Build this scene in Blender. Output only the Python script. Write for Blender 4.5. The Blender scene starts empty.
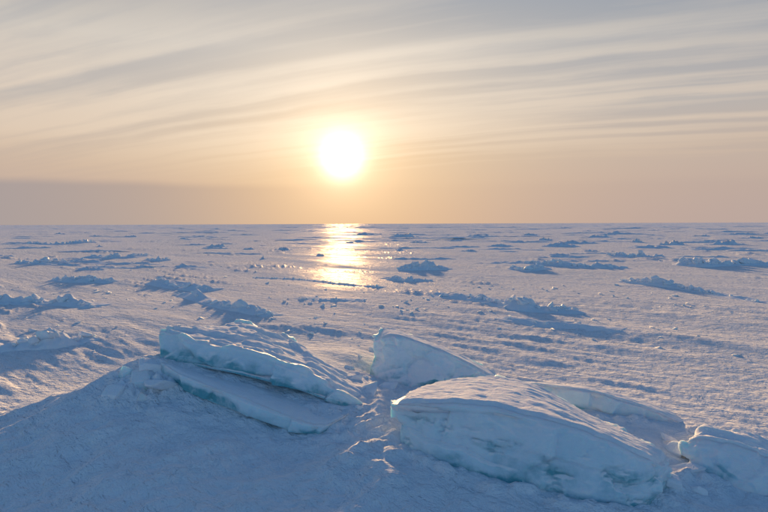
import bpy, math, random
import numpy as np

sc = bpy.context.scene
col = sc.collection
R = math.radians

# ------------------------------------------------------------------ camera
CAM_H = 1.7
PITCH = 3.1
ROLL = 0.20
FX = 768 * 28.0 / 36.0
cam_d = bpy.data.cameras.new('camera')
cam = bpy.data.objects.new('camera', cam_d)
col.objects.link(cam)
cam_d.lens = 28.0
cam_d.sensor_width = 36.0
cam_d.clip_start = 0.05
cam_d.clip_end = 20000
cam.location = (0, 0, CAM_H)
cam.rotation_mode = 'XYZ'
cam.rotation_euler = (R(90 - PITCH), R(ROLL) * 0, 0)
cam.rotation_euler.rotate_axis('Z', R(-ROLL))
sc.camera = cam

EXPOSURE = 1.0
SUN_EL, SUN_AZ = 6.3, -3.95
SUN_DIR = np.array([math.sin(R(SUN_AZ)) * math.cos(R(SUN_EL)),
                    math.cos(R(SUN_AZ)) * math.cos(R(SUN_EL)), math.sin(R(SUN_EL))])

# ------------------------------------------------------------------ world
world = bpy.data.worlds.new('World')
sc.world = world
world.use_nodes = True
WT = world.node_tree
WT.nodes.clear()


class NB:
    """small node-graph helper"""
    def __init__(self, tree):
        self.t = tree

    def n(self, kind, **kw):
        nd = self.t.nodes.new(kind)
        for k, v in kw.items():
            setattr(nd, k, v)
        return nd

    def put(self, sock, v):
        if isinstance(v, bpy.types.NodeSocket):
            self.t.links.new(v, sock)
        elif v is not None:
            if isinstance(v, (tuple, list)) and sock.type == 'RGBA' and len(v) == 3:
                v = (*v, 1.0)
            sock.default_value = v

    def m(self, op, a, b=None, c=None, clamp=False):
        nd = self.n('ShaderNodeMath', operation=op, use_clamp=clamp)
        self.put(nd.inputs[0], a)
        if b is not None:
            self.put(nd.inputs[1], b)
        if c is not None:
            self.put(nd.inputs[2], c)
        return nd.outputs[0]

    def vm(self, op, a, b=None, out=0):
        nd = self.n('ShaderNodeVectorMath', operation=op)
        self.put(nd.inputs[0], a)
        if b is not None:
            if op == 'SCALE':
                self.put(nd.inputs['Scale'], b)
            else:
                self.put(nd.inputs[1], b)
        return nd.outputs[out]

    def mix(self, f, a, b, blend='MIX'):
        nd = self.n('ShaderNodeMix', data_type='RGBA', blend_type=blend)
        self.put(nd.inputs[0], f)
        self.put(nd.inputs[6], a)
        self.put(nd.inputs[7], b)
        return nd.outputs[2]

    def rng(self, v, a, b, c=0.0, d=1.0, smooth=True):
        nd = self.n('ShaderNodeMapRange')
        nd.interpolation_type = 'SMOOTHSTEP' if smooth else 'LINEAR'
        for i, x in enumerate((v, a, b, c, d)):
            self.put(nd.inputs[i], x)
        return nd.outputs[0]

    def noise(self, vec, scale, detail=4, rough=0.55, dist=0.0, out=0):
        nd = self.n('ShaderNodeTexNoise')
        self.put(nd.inputs['Vector'], vec)
        self.put(nd.inputs['Scale'], scale)
        nd.inputs['Detail'].default_value = detail
        nd.inputs['Roughness'].default_value = rough
        nd.inputs['Distortion'].default_value = dist
        return nd.outputs[out]

    def comb(self, x, y, z=0.0):
        nd = self.n('ShaderNodeCombineXYZ')
        for i, v in enumerate((x, y, z)):
            self.put(nd.inputs[i], v)
        return nd.outputs[0]

    def sep(self, v):
        nd = self.n('ShaderNodeSeparateXYZ')
        self.put(nd.inputs[0], v)
        return nd.outputs


def build_world():
    b = NB(WT)
    out = b.n('ShaderNodeOutputWorld')
    bg = b.n('ShaderNodeBackground')
    bg.inputs['Strength'].default_value = 0.10
    sky = b.n('ShaderNodeTexSky', sky_type='NISHITA')
    sky.sun_disc = False
    sky.sun_elevation = R(SUN_EL)
    sky.sun_rotation = R(SUN_AZ)
    sky.air_density = 1.0
    sky.dust_density = 1.0
    sky.ozone_density = 3.5
    D = b.n('ShaderNodeTexCoord').outputs['Generated']
    x, y, z = b.sep(D)
    c = b.vm('DOT_PRODUCT', D, tuple(SUN_DIR), out=1)
    th = b.m('MULTIPLY', b.m('ARCCOSINE', b.m('MINIMUM', c, 1.0)), 180 / math.pi)   # degrees off the sun
    zc = b.m('MAXIMUM', z, 0.0)
    el = b.m('MULTIPLY', b.m('ARCSINE', zc), 180 / math.pi)                      # elevation, degrees

    # veil of cirrus on a plane above: streaks along the wind
    inv = b.m('DIVIDE', 1.0, b.m('ADD', zc, 0.12))
    px, py = b.m('MULTIPLY', x, inv), b.m('MULTIPLY', y, inv)
    a0 = R(-69)
    ux, uy = math.sin(a0), math.cos(a0)
    u = b.m('ADD', b.m('MULTIPLY', px, ux), b.m('MULTIPLY', py, uy))
    v = b.m('ADD', b.m('MULTIPLY', px, -uy), b.m('MULTIPLY', py, ux))
    wob = b.noise(b.comb(u, v), 0.7, 3, 0.5)
    v2 = b.m('ADD', v, b.m('MULTIPLY', b.m('SUBTRACT', wob, 0.5), 0.22))
    s1 = b.noise(b.comb(b.m('MULTIPLY', u, 0.20), b.m('MULTIPLY', v2, 3.0), 3.3), 1.0, 3, 0.5)
    s2 = b.noise(b.comb(b.m('MULTIPLY', u, 0.3), b.m('MULTIPLY', v2, 7.5), 7.7), 1.0, 3, 0.55)
    s3 = b.noise(b.comb(b.m('MULTIPLY', u, 0.6), b.m('MULTIPLY', v2, 1.6), 1.7), 1.0, 6, 0.62)
    # rippled bands, fading in and out
    ph = b.m('ADD', b.m('MULTIPLY', v2, 30.0), b.m('MULTIPLY', s3, 5.0))
    rip = b.m('ADD', b.m('MULTIPLY', b.m('SINE', ph), 0.5), 0.5)
    rmask = b.rng(b.noise(b.comb(b.m('MULTIPLY', u, 0.6), b.m('MULTIPLY', v2, 1.2), 12.0), 1.0, 2, 0.5), 0.38, 0.60)
    st = b.m('ADD', b.m('ADD', b.m('MULTIPLY', s1, 0.40), b.m('MULTIPLY', s2, 0.26)), b.m('MULTIPLY', s3, 0.34))
    st = b.m('ADD', st, b.m('MULTIPLY', b.m('MULTIPLY', b.m('SUBTRACT', rip, 0.5), rmask), 0.10))
    st = b.rng(st, 0.37, 0.62)
    streak = b.m('MULTIPLY', st, b.rng(el, 2.5, 9.0))

    def glow(scale, power=1.0):
        t = b.m('DIVIDE', th, scale)
        if power != 1.0:
            t = b.m('POWER', t, power)
        return b.m('EXPONENT', b.m('MULTIPLY', t, -1.0))
    g_wide, g_mid = glow(17.0, 1.5), glow(8.0, 1.3)
    g_core, g_disc = glow(3.0, 1.4), glow(1.5, 1.9)

    S = 10.0 / 2 ** EXPOSURE   # the Background strength is 0.1
    def k(r, g, bl, f=1.0):
        return (r * S * f, g * S * f, bl * S * f)

    def ramp(stops):
        nd = b.n('ShaderNodeValToRGB')
        b.put(nd.inputs[0], b.m('DIVIDE', el, 45.0))
        els = nd.color_ramp.elements
        for i, (e_, c_) in enumerate(stops):
            q = els[i] if i < 2 else els.new(e_ / 45.0)
            q.position = e_ / 45.0
            q.color = (*[v_ for v_ in c_], 1)
        return b.vm('SCALE', nd.outputs[0], S)
    thin_far = ramp([(0, (.50, .385, .345)), (3, (.52, .40, .345)), (6.5, (.54, .44, .375)), (10.5, (.46, .435, .425)), (15, (.375, .385, .415)), (21, (.30, .345, .41)), (36, (.18, .25, .36))])
    thick_far = ramp([(0, (.50, .39, .345)), (5, (.66, .48, .345)), (8, (.70, .565, .45)), (12, (.70, .595, .50)), (16, (.60, .55, .495)), (20, (.41, .40, .40)), (36, (.28, .33, .39))])
    thin_sun = ramp([(0, (.84, .53, .28)), (6, (.86, .62, .385)), (12, (.82, .68, .53)), (16, (.80, .71, .60)), (20, (.52, .49, .46)), (36, (.25, .30, .38))])
    thick_sun = ramp([(0, (.86, .56, .31)), (6, (.98, .76, .52)), (12, (.95, .82, .66)), (16, (.92, .82, .70)), (20, (.68, .63, .57)), (36, (.36, .37, .40))])
    streak = b.m('ADD', streak, b.rng(x, -0.55, 0.55, 0.14, -0.36, False), clamp=True)
    veil = b.mix(streak, b.mix(g_wide, thin_far, thin_sun), b.mix(g_wide, thick_far, thick_sun))
    amount = b.m('MULTIPLY', b.rng(el, 18.0, 42.0, 1.0, 0.0), b.rng(th, 45.0, 105.0, 1.0, 0.12))
    base = b.mix(amount, b.vm('SCALE', sky.outputs[0], 1.15), veil)
    # haze bank lying on the horizon, with a soft upper edge
    edge = b.noise(b.comb(x, y, 0.0), 2.2, 4, 0.5)
    top = b.m('ADD', 2.95, b.m('MULTIPLY', edge, 1.5))
    bank = b.rng(b.m('SUBTRACT', el, top), -0.45, 0.45, 1.0, 0.0)
    away = b.rng(x, -0.40, 0.10, 0.95, 0.12)
    away = b.m('MULTIPLY', away, b.rng(y, -0.6, 0.5, 0.0, 1.0))
    bankc = b.mix(g_wide, k(0.37, 0.33, 0.335), k(0.72, 0.48, 0.29))
    base = b.mix(b.m('MULTIPLY', bank, away), base, bankc)
    # sun seen through the veil
    def add(a, f, colr):
        return b.mix(f, a, colr, 'ADD')
    base = add(base, g_mid, k(0.27, 0.165, 0.06))
    base = add(base, b.m('MULTIPLY', g_core, b.m('ADD', 0.72, b.m('MULTIPLY', streak, 0.5))), k(0.75, 0.60, 0.42))
    base = add(base, g_disc, k(1.9, 1.85, 1.7))
    b.put(bg.inputs['Color'], base)
    WT.links.new(bg.outputs[0], out.inputs[0])


build_world()

# ------------------------------------------------------------------ sun and exposure
sun_d = bpy.data.lights.new('sun', 'SUN')
sun = bpy.data.objects.new('sun', sun_d)
col.objects.link(sun)
sun_d.energy = 4.2
sun_d.angle = R(3.0)
sun_d.color = (1.0, 0.60, 0.27)
sun.location = tuple(SUN_DIR * 60)
sun.rotation_euler = (R(90 - SUN_EL), 0, R(180 - SUN_AZ))
sc.view_settings.view_transform = 'Standard'
sc.view_settings.look = 'None'
sc.view_settings.exposure = EXPOSURE
sc.view_settings.gamma = 1.0
sc.view_settings.use_curve_mapping = False
sc.cycles.max_bounces = 8
sc.cycles.diffuse_bounces = 4
sc.cycles.use_denoising = True

# ------------------------------------------------------------------ numeric helpers
def at(px, py, Y):
    """point at forward distance Y that lies on the line of sight of photo position (px, py)"""
    cx, cy = (px - 384) / FX, (256 - py) / FX
    p = R(PITCH)
    f = math.cos(p) + cy * math.sin(p)
    u = -math.sin(p) + cy * math.cos(p)
    s = Y / f
    return np.array([cx * s, Y, CAM_H + u * s])


def ground_at(px, py, z=0.0):
    cx, cy = (px - 384) / FX, (256 - py) / FX
    p = R(PITCH)
    f = math.cos(p) + cy * math.sin(p)
    u = -math.sin(p) + cy * math.cos(p)
    s = (z - CAM_H) / u
    return np.array([cx * s, f * s])


_rs = np.random.RandomState(7)
_perm = np.concatenate([_rs.permutation(256)] * 3)
_g3 = _rs.normal(size=(256, 3))
_g3 /= np.linalg.norm(_g3, axis=1)[:, None]


def perlin3(x, y, z):
    x, y, z = np.broadcast_arrays(x, y, z)
    xi, yi, zi = np.floor(x), np.floor(y), np.floor(z)
    fx, fy, fz = x - xi, y - yi, z - zi
    xi, yi, zi = (a.astype(np.int64) & 255 for a in (xi, yi, zi))
    def fade(t):
        return t * t * t * (t * (t * 6 - 15) + 10)
    ux, uy, uz = fade(fx), fade(fy), fade(fz)
    def cor(i, j, k):
        h = _perm[_perm[_perm[xi + i] + yi + j] + zi + k]
        g = _g3[h]
        return g[..., 0] * (fx - i) + g[..., 1] * (fy - j) + g[..., 2] * (fz - k)
    def lerp(a, b, t):
        return a + t * (b - a)
    x00 = lerp(cor(0, 0, 0), cor(1, 0, 0), ux)
    x10 = lerp(cor(0, 1, 0), cor(1, 1, 0), ux)
    x01 = lerp(cor(0, 0, 1), cor(1, 0, 1), ux)
    x11 = lerp(cor(0, 1, 1), cor(1, 1, 1), ux)
    return lerp(lerp(x00, x10, uy), lerp(x01, x11, uy), uz) * 1.5


def fbm(x, y, z, octs=4, gain=0.5):
    s, a = 0.0, 1.0
    for i in range(octs):
        s = s + a * perlin3(x * 2 ** i + 17.3 * i, y * 2 ** i - 9.1 * i, z * 2 ** i + 4.7 * i)
        a *= gain
    return s


def ss(e0, e1, x):
    t = np.clip((x - e0) / (e1 - e0), 0, 1)
    return t * t * (3 - 2 * t)


def mesh_from(name, verts, quads, tris=None, smooth=True):
    me = bpy.data.meshes.new(name)
    quads = np.asarray(quads, dtype=np.int32).reshape(-1, 4)
    tris = np.zeros((0, 3), np.int32) if tris is None else np.asarray(tris, dtype=np.int32).reshape(-1, 3)
    me.vertices.add(len(verts))
    me.vertices.foreach_set('co', np.asarray(verts, dtype=np.float32).ravel())
    nl = quads.size + tris.size
    me.loops.add(nl)
    me.loops.foreach_set('vertex_index', np.concatenate([quads.ravel(), tris.ravel()]))
    me.polygons.add(len(quads) + len(tris))
    starts = np.concatenate([np.arange(len(quads)) * 4, quads.size + np.arange(len(tris)) * 3]).astype(np.int32)
    me.polygons.foreach_set('loop_start', starts)
    me.update(calc_edges=True)
    me.validate()
    if smooth:
        me.polygons.foreach_set('use_smooth', np.ones(len(me.polygons), dtype=bool))
    return me


def link(name, me, mat, parent=None):
    o = bpy.data.objects.new(name, me)
    col.objects.link(o)
    if mat and not me.materials:
        me.materials.append(mat)
    if parent:
        o.parent = parent
    return o


def tag(o, label=None, cat=None, group=None, kind=None):
    for k_, v_ in (('label', label), ('category', cat), ('group', group), ('kind', kind)):
        if v_:
            o[k_] = v_
    return o


def empty(name, loc, label, cat, group=None):
    o = bpy.data.objects.new(name, None)
    o.empty_display_size = 0.1
    o.location = tuple(loc)
    col.objects.link(o)
    return tag(o, label, cat, group)


# ------------------------------------------------------------------ materials
WIND = np.array([0.74, -0.67])     # direction of the wind-carved ridges


def new_mat(name):
    m = bpy.data.materials.new(name)
    m.use_nodes = True
    m.node_tree.nodes.clear()
    b = NB(m.node_tree)
    out = b.n('ShaderNodeOutputMaterial')
    p = b.n('ShaderNodeBsdfPrincipled')
    m.node_tree.links.new(p.outputs[0], out.inputs[0])
    return m, b, p


def bump(b, h, strength, dist, normal=None):
    nd = b.n('ShaderNodeBump')
    b.put(nd.inputs['Strength'], strength)
    nd.inputs['Distance'].default_value = dist
    b.put(nd.inputs['Height'], h)
    if normal is not None:
        b.put(nd.inputs['Normal'], normal)
    return nd.outputs[0]


def mat_field():
    m, b, p = new_mat('wind_packed_snow')
    P = b.n('ShaderNodeNewGeometry').outputs['Position']
    x, y, z = b.sep(P)
    a = b.m('ADD', b.m('MULTIPLY', x, float(WIND[0])), b.m('MULTIPLY', y, float(WIND[1])))
    c = b.m('ADD', b.m('MULTIPLY', x, float(-WIND[1])), b.m('MULTIPLY', y, float(WIND[0])))
    dist = b.vm('LENGTH', P, out=1)
    # glazed, wind-polished crust in patches
    gl = b.noise(b.comb(b.m('MULTIPLY', a, 0.10), b.m('MULTIPLY', c, 0.28), 2.0), 1.0, 4, 0.55)
    glaze = b.m('MULTIPLY', b.rng(gl, 0.40, 0.60), b.rng(dist, 9.0, 26.0, 0.0, 1.0))
    fine = b.noise(P, 60, 3, 0.6)
    tint = b.noise(b.comb(b.m('MULTIPLY', a, 0.5), b.m('MULTIPLY', c, 2.0), 5.0), 1.0, 4, 0.6)
    colr = b.mix(tint, (0.78, 0.825, 0.88), (0.85, 0.875, 0.91))
    colr = b.mix(b.m('MULTIPLY', glaze, 0.5), colr, (0.72, 0.785, 0.85))
    b.put(p.inputs['Base Color'], colr)
    rough = b.m('ADD', b.m('SUBTRACT', 0.72, b.m('MULTIPLY', glaze, 0.22)), b.m('MULTIPLY', fine, 0.08))
    b.put(p.inputs['Roughness'], rough)
    p.inputs['IOR'].default_value = 1.31
    p.inputs['Specular IOR Level'].default_value = 0.0
    # relief: carved striations, crusty grain, crystal sparkle
    st1 = b.noise(b.comb(b.m('MULTIPLY', a, 1.1), b.m('MULTIPLY', c, 6.5), z), 1.0, 5, 0.6, 0.4)
    st2 = b.noise(b.comb(b.m('MULTIPLY', a, 5.0), b.m('MULTIPLY', c, 19.0), z), 1.0, 4, 0.6, 0.6)
    gr = b.noise(P, 95, 3, 0.6)
    near = b.rng(dist, 3.0, 40.0, 1.0, 0.35)
    iso = b.noise(P, 7.0, 5, 0.62, 0.3)
    lump_ = b.noise(b.comb(b.m('MULTIPLY', a, 1.6), b.m('MULTIPLY', c, 3.6), 4.0), 1.0, 5, 0.68, 0.3)
    far_ = b.rng(dist, 4.0, 9.0, 0.55, 1.0)
    nq = bump(b, lump_, b.m('MULTIPLY', far_, 0.8), 0.16)
    n0 = bump(b, iso, 0.9, 0.075, nq)
    n1 = bump(b, st1, b.m('MULTIPLY', far_, 0.6), 0.05, n0)
    n2 = bump(b, st2, b.m('MULTIPLY', far_, 0.65), 0.022, n1)
    n3 = bump(b, gr, 0.35, 0.008, n2)
    b.put(p.inputs['Normal'], n3)
    # icy crust: a little of the surface mirrors the low sun
    gb = b.n('ShaderNodeBsdfGlossy')
    gb.inputs['Color'].default_value = (0.95, 0.88, 0.76, 1)
    gb.inputs['Roughness'].default_value = 0.30
    b.put(gb.inputs['Normal'], n3)
    crust = b.noise(b.comb(b.m('MULTIPLY', a, 1.5), b.m('MULTIPLY', c, 5.0), 9.0), 1.0, 5, 0.7)
    share = b.m('MULTIPLY', b.m('MULTIPLY', glaze, 0.062), b.rng(crust, 0.35, 0.68, 0.15, 1.0))
    mx = b.n('ShaderNodeMixShader')
    b.put(mx.inputs[0], share)
    m.node_tree.links.new(p.outputs[0], mx.inputs[1])
    m.node_tree.links.new(gb.outputs[0], mx.inputs[2])
    outn = [q for q in m.node_tree.nodes if q.type == 'OUTPUT_MATERIAL'][0]
    m.node_tree.links.new(mx.outputs[0], outn.inputs[0])
    return m


def mat_snow(name, tone=(0.82, 0.86, 0.91), gloss=0.5):
    m, b, p = new_mat(name)
    P = b.n('ShaderNodeNewGeometry').outputs['Position']
    t = b.noise(P, 3.0, 4, 0.6)
    b.put(p.inputs['Base Color'], b.mix(t, tuple(v * 0.95 for v in tone), tone))
    b.put(p.inputs['Roughness'], gloss)
    p.inputs['IOR'].default_value = 1.31
    p.inputs['Specular IOR Level'].default_value = 0.0
    p.inputs['Subsurface Weight'].default_value = 0.25
    p.inputs['Subsurface Radius'].default_value = (0.5, 0.8, 1.0)
    p.inputs['Subsurface Scale'].default_value = 0.04
    n1 = bump(b, b.noise(P, 9, 5, 0.6, 0.3), 0.55, 0.04)
    n2 = bump(b, b.noise(P, 70, 3, 0.65), 0.5, 0.01, n1)
    b.put(p.inputs['Normal'], n2)
    return m


def mat_ice(name, clear=(0.13, 0.40, 0.47), frost=(0.64, 0.79, 0.88), level=0.5, sss=0.55):
    """fractured floe ice: frosted skin, clear teal where it is freshly broken and as painted undercut shadow at the foot, snow dust on what faces up"""
    m, b, p = new_mat(name)
    g = b.n('ShaderNodeNewGeometry')
    P, N = g.outputs['Position'], g.outputs['Normal']
    at_ = b.n('ShaderNodeAttribute', attribute_name='layer')
    w = at_.outputs['Fac']
    x, y, z = b.sep(P)
    lay = b.comb(b.m('MULTIPLY', x, 2.2), b.m('MULTIPLY', y, 2.2), b.m('MULTIPLY', z, 7.5))
    f1 = b.noise(lay, 1.0, 5, 0.62, 0.5)
    f2 = b.noise(P, 6.0, 5, 0.6, 0.3)
    fr = b.m('ADD', b.m('MULTIPLY', f1, 0.50), b.m('MULTIPLY', f2, 0.50))
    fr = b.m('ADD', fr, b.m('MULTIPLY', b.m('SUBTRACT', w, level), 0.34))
    fresh_shade = b.n('ShaderNodeAttribute', attribute_name='fresh_shade').outputs['Fac']
    fr = b.m('SUBTRACT', fr, b.m('MULTIPLY', fresh_shade, 0.42))
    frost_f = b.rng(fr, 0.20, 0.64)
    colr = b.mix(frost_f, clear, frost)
    cloudy = b.rng(b.noise(P, 4.5, 6, 0.68, 0.6), 0.42, 0.66)
    colr = b.mix(b.m('MULTIPLY', cloudy, 0.55), colr, (0.80, 0.87, 0.93))
    nz = b.sep(N)[2]
    dust = b.rng(b.m('ADD', nz, b.m('MULTIPLY', b.m('SUBTRACT', f2, 0.5), 0.9)), 0.35, 0.75)
    colr = b.mix(dust, colr, (0.85, 0.88, 0.915))
    b.put(p.inputs['Base Color'], colr)
    hard = b.m('MAXIMUM', frost_f, dust)
    b.put(p.inputs['Roughness'], b.m('ADD', 0.22, b.m('MULTIPLY', hard, 0.34)))
    b.put(p.inputs['Specular IOR Level'], b.m('SUBTRACT', 0.45, b.m('MULTIPLY', hard, 0.40)))
    p.inputs['IOR'].default_value = 1.31
    p.inputs['Subsurface Weight'].default_value = sss
    p.inputs['Subsurface Radius'].default_value = (0.25, 0.8, 1.0)
    p.inputs['Subsurface Scale'].default_value = 0.10
    n1 = bump(b, f1, 0.35, 0.05)
    n2 = bump(b, b.noise(P, 28, 5, 0.65, 0.2), 0.45, 0.02, n1)
    n3 = bump(b, b.noise(P, 110, 2, 0.6), 0.3, 0.006, n2)
    b.put(p.inputs['Normal'], n3)
    return m


M_field = mat_field()
M_snow = mat_snow('drifted_snow')
M_cap = mat_snow('crusted_snow', (0.84, 0.87, 0.905), 0.55)
M_ice = mat_ice('frosted_ice', level=0.35)
M_rime = mat_ice('rimed_ice', clear=(0.42, 0.60, 0.68), frost=(0.74, 0.82, 0.89), level=0.3, sss=0.15)

# ------------------------------------------------------------------ the snow field
# heights round the foreground ice, as (photo x, photo y, forward distance)
CTRL = [(0, 512, 3.5), (130, 512, 3.36), (260, 512, 3.38), (380, 512, 3.36), (480, 508, 3.45), (600, 520, 3.3), (768, 525, 3.3),
        (0, 470, 3.95), (80, 470, 3.92), (0, 430, 4.48), (50, 407, 4.8), (100, 382, 5.1), (140, 362, 5.3), (150, 356, 5.42),
        (168, 396, 4.92), (200, 418, 4.70), (250, 438, 4.50), (310, 457, 4.28), (150, 402, 4.85), (130, 440, 4.32), (195, 450, 4.2),
        (255, 470, 3.95), (60, 440, 4.3), (348, 434, 4.5), (365, 455, 4.05), (385, 402, 5.2), (396, 468, 3.88), (362, 384, 5.8),
        (330, 480, 3.75), (420, 480, 3.75), (480, 482, 3.73), (560, 504, 3.5), (650, 507, 3.5), (690, 480, 3.85), (735, 506, 3.6)]
ctrl = [at(*c) for c in CTRL]
ctrl += [np.array(c) for c in [
    (-1.0, 2.0, 0.03), (0.0, 2.0, 0.02), (1.2, 2.0, 0.0), (-2.2, 2.2, 0.0), (2.4, 2.3, 0.0), (0, 1.0, 0.0), (-2, 1, 0), (2, 1, 0),
    (-1.75, 6.1, 0.40), (-1.2, 7.0, 0.16), (-0.4, 7.4, 0.08), (-2.6, 6.2, 0.10), (-3.3, 5.4, 0.02), (-4.2, 4.6, 0.0), (-3.9, 3.6, 0.0),
    (-4.6, 5.8, 0.0), (-2.2, 8.2, 0.0), (-0.6, 8.6, 0.0), (0.4, 7.8, 0.0), (1.4, 7.4, 0.0), (2.4, 6.6, 0.0), (3.4, 5.4, 0.0), (3.8, 4.2, 0.0),
    (0.45, 6.0, -0.03), (0.1, 6.1, 0.0), (1.1, 5.2, 0.03), (1.9, 5.3, 0.03), (2.6, 4.5, 0.02), (1.8, 4.2, 0.04), (1.0, 4.2, 0.06), (3.4, 3.2, 0.0),
    (-3.2, 9, 0), (2.4, 8.5, 0), (4.5, 6.5, 0), (-5.2, 7.5, 0)]]
ctrl = np.array(ctrl)


def tps_kernel(r2):
    return 0.5 * r2 * np.log(r2 + 1e-9)


def tps_fit(pts, vals, lam=0.01):
    n = len(pts)
    d2 = ((pts[:, None] - pts[None]) ** 2).sum(-1)
    K = tps_kernel(d2) + lam * np.eye(n)
    Pm = np.c_[np.ones(n), pts]
    A = np.block([[K, Pm], [Pm.T, np.zeros((3, 3))]])
    return np.linalg.solve(A, np.r_[vals, 0, 0, 0])


_sol = tps_fit(ctrl[:, :2], ctrl[:, 2])


def near_shape(x, y):
    out = np.zeros_like(x)
    m = (np.abs(x) < 6) & (y > 0.3) & (y < 9.2)
    xs, ys = x[m], y[m]
    h = _sol[-3] + _sol[-2] * xs + _sol[-1] * ys
    for i, c in enumerate(ctrl):
        h = h + _sol[i] * tps_kernel((xs - c[0]) ** 2 + (ys - c[1]) ** 2)
    wdw = ss(6.0, 4.2, np.abs(xs)) * ss(0.3, 1.2, ys) * ss(9.2, 7.6, ys)
    out[m] = h * wdw
    return out


# low drifts and swells of the field itself: (photo x, photo y of base, half width m, half depth m, height m)
SWELLS = [(110, 330, 1.0, 0.45, 0.07), (40, 312, 1.6, 0.6, 0.08), (150, 318, 1.2, 0.5, 0.06),
          (330, 328, 1.3, 0.4, 0.07), (260, 316, 1.2, 0.4, 0.05), (480, 330, 1.6, 0.4, 0.04), (600, 330, 2.0, 0.5, 0.09), (690, 345, 1.6, 0.4, 0.07),
          (560, 322, 1.8, 0.5, 0.07), (735, 325, 1.6, 0.5, 0.06), (640, 352, 1.4, 0.3, 0.04), (350, 365, 0.7, 0.3, 0.08), (120, 300, 2.0, 0.8, 0.08)]
SWELLS = [(*ground_at(a, b_), c, d, e * 0.5) for a, b_, c, d, e in SWELLS]


BANKS = [[at(*p)[:2] for p in l_] for l_ in (
    [(402, 452, 4.2), (421, 468, 3.98), (470, 484, 3.82), (530, 500, 3.63), (590, 512, 3.48), (655, 505, 3.52), (672, 470, 3.9)],
    [(684, 470, 4.0), (706, 490, 3.85), (722, 502, 3.75), (748, 520, 3.6)],
    [(367, 378, 6.4), (392, 388, 6.2), (425, 393, 6.1)],
    [(600, 440, 5.0), (650, 446, 4.9), (690, 447, 4.72)])]


SPINE = (at(158, 418, 4.62)[:2], at(88, 466, 4.0)[:2])


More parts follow.
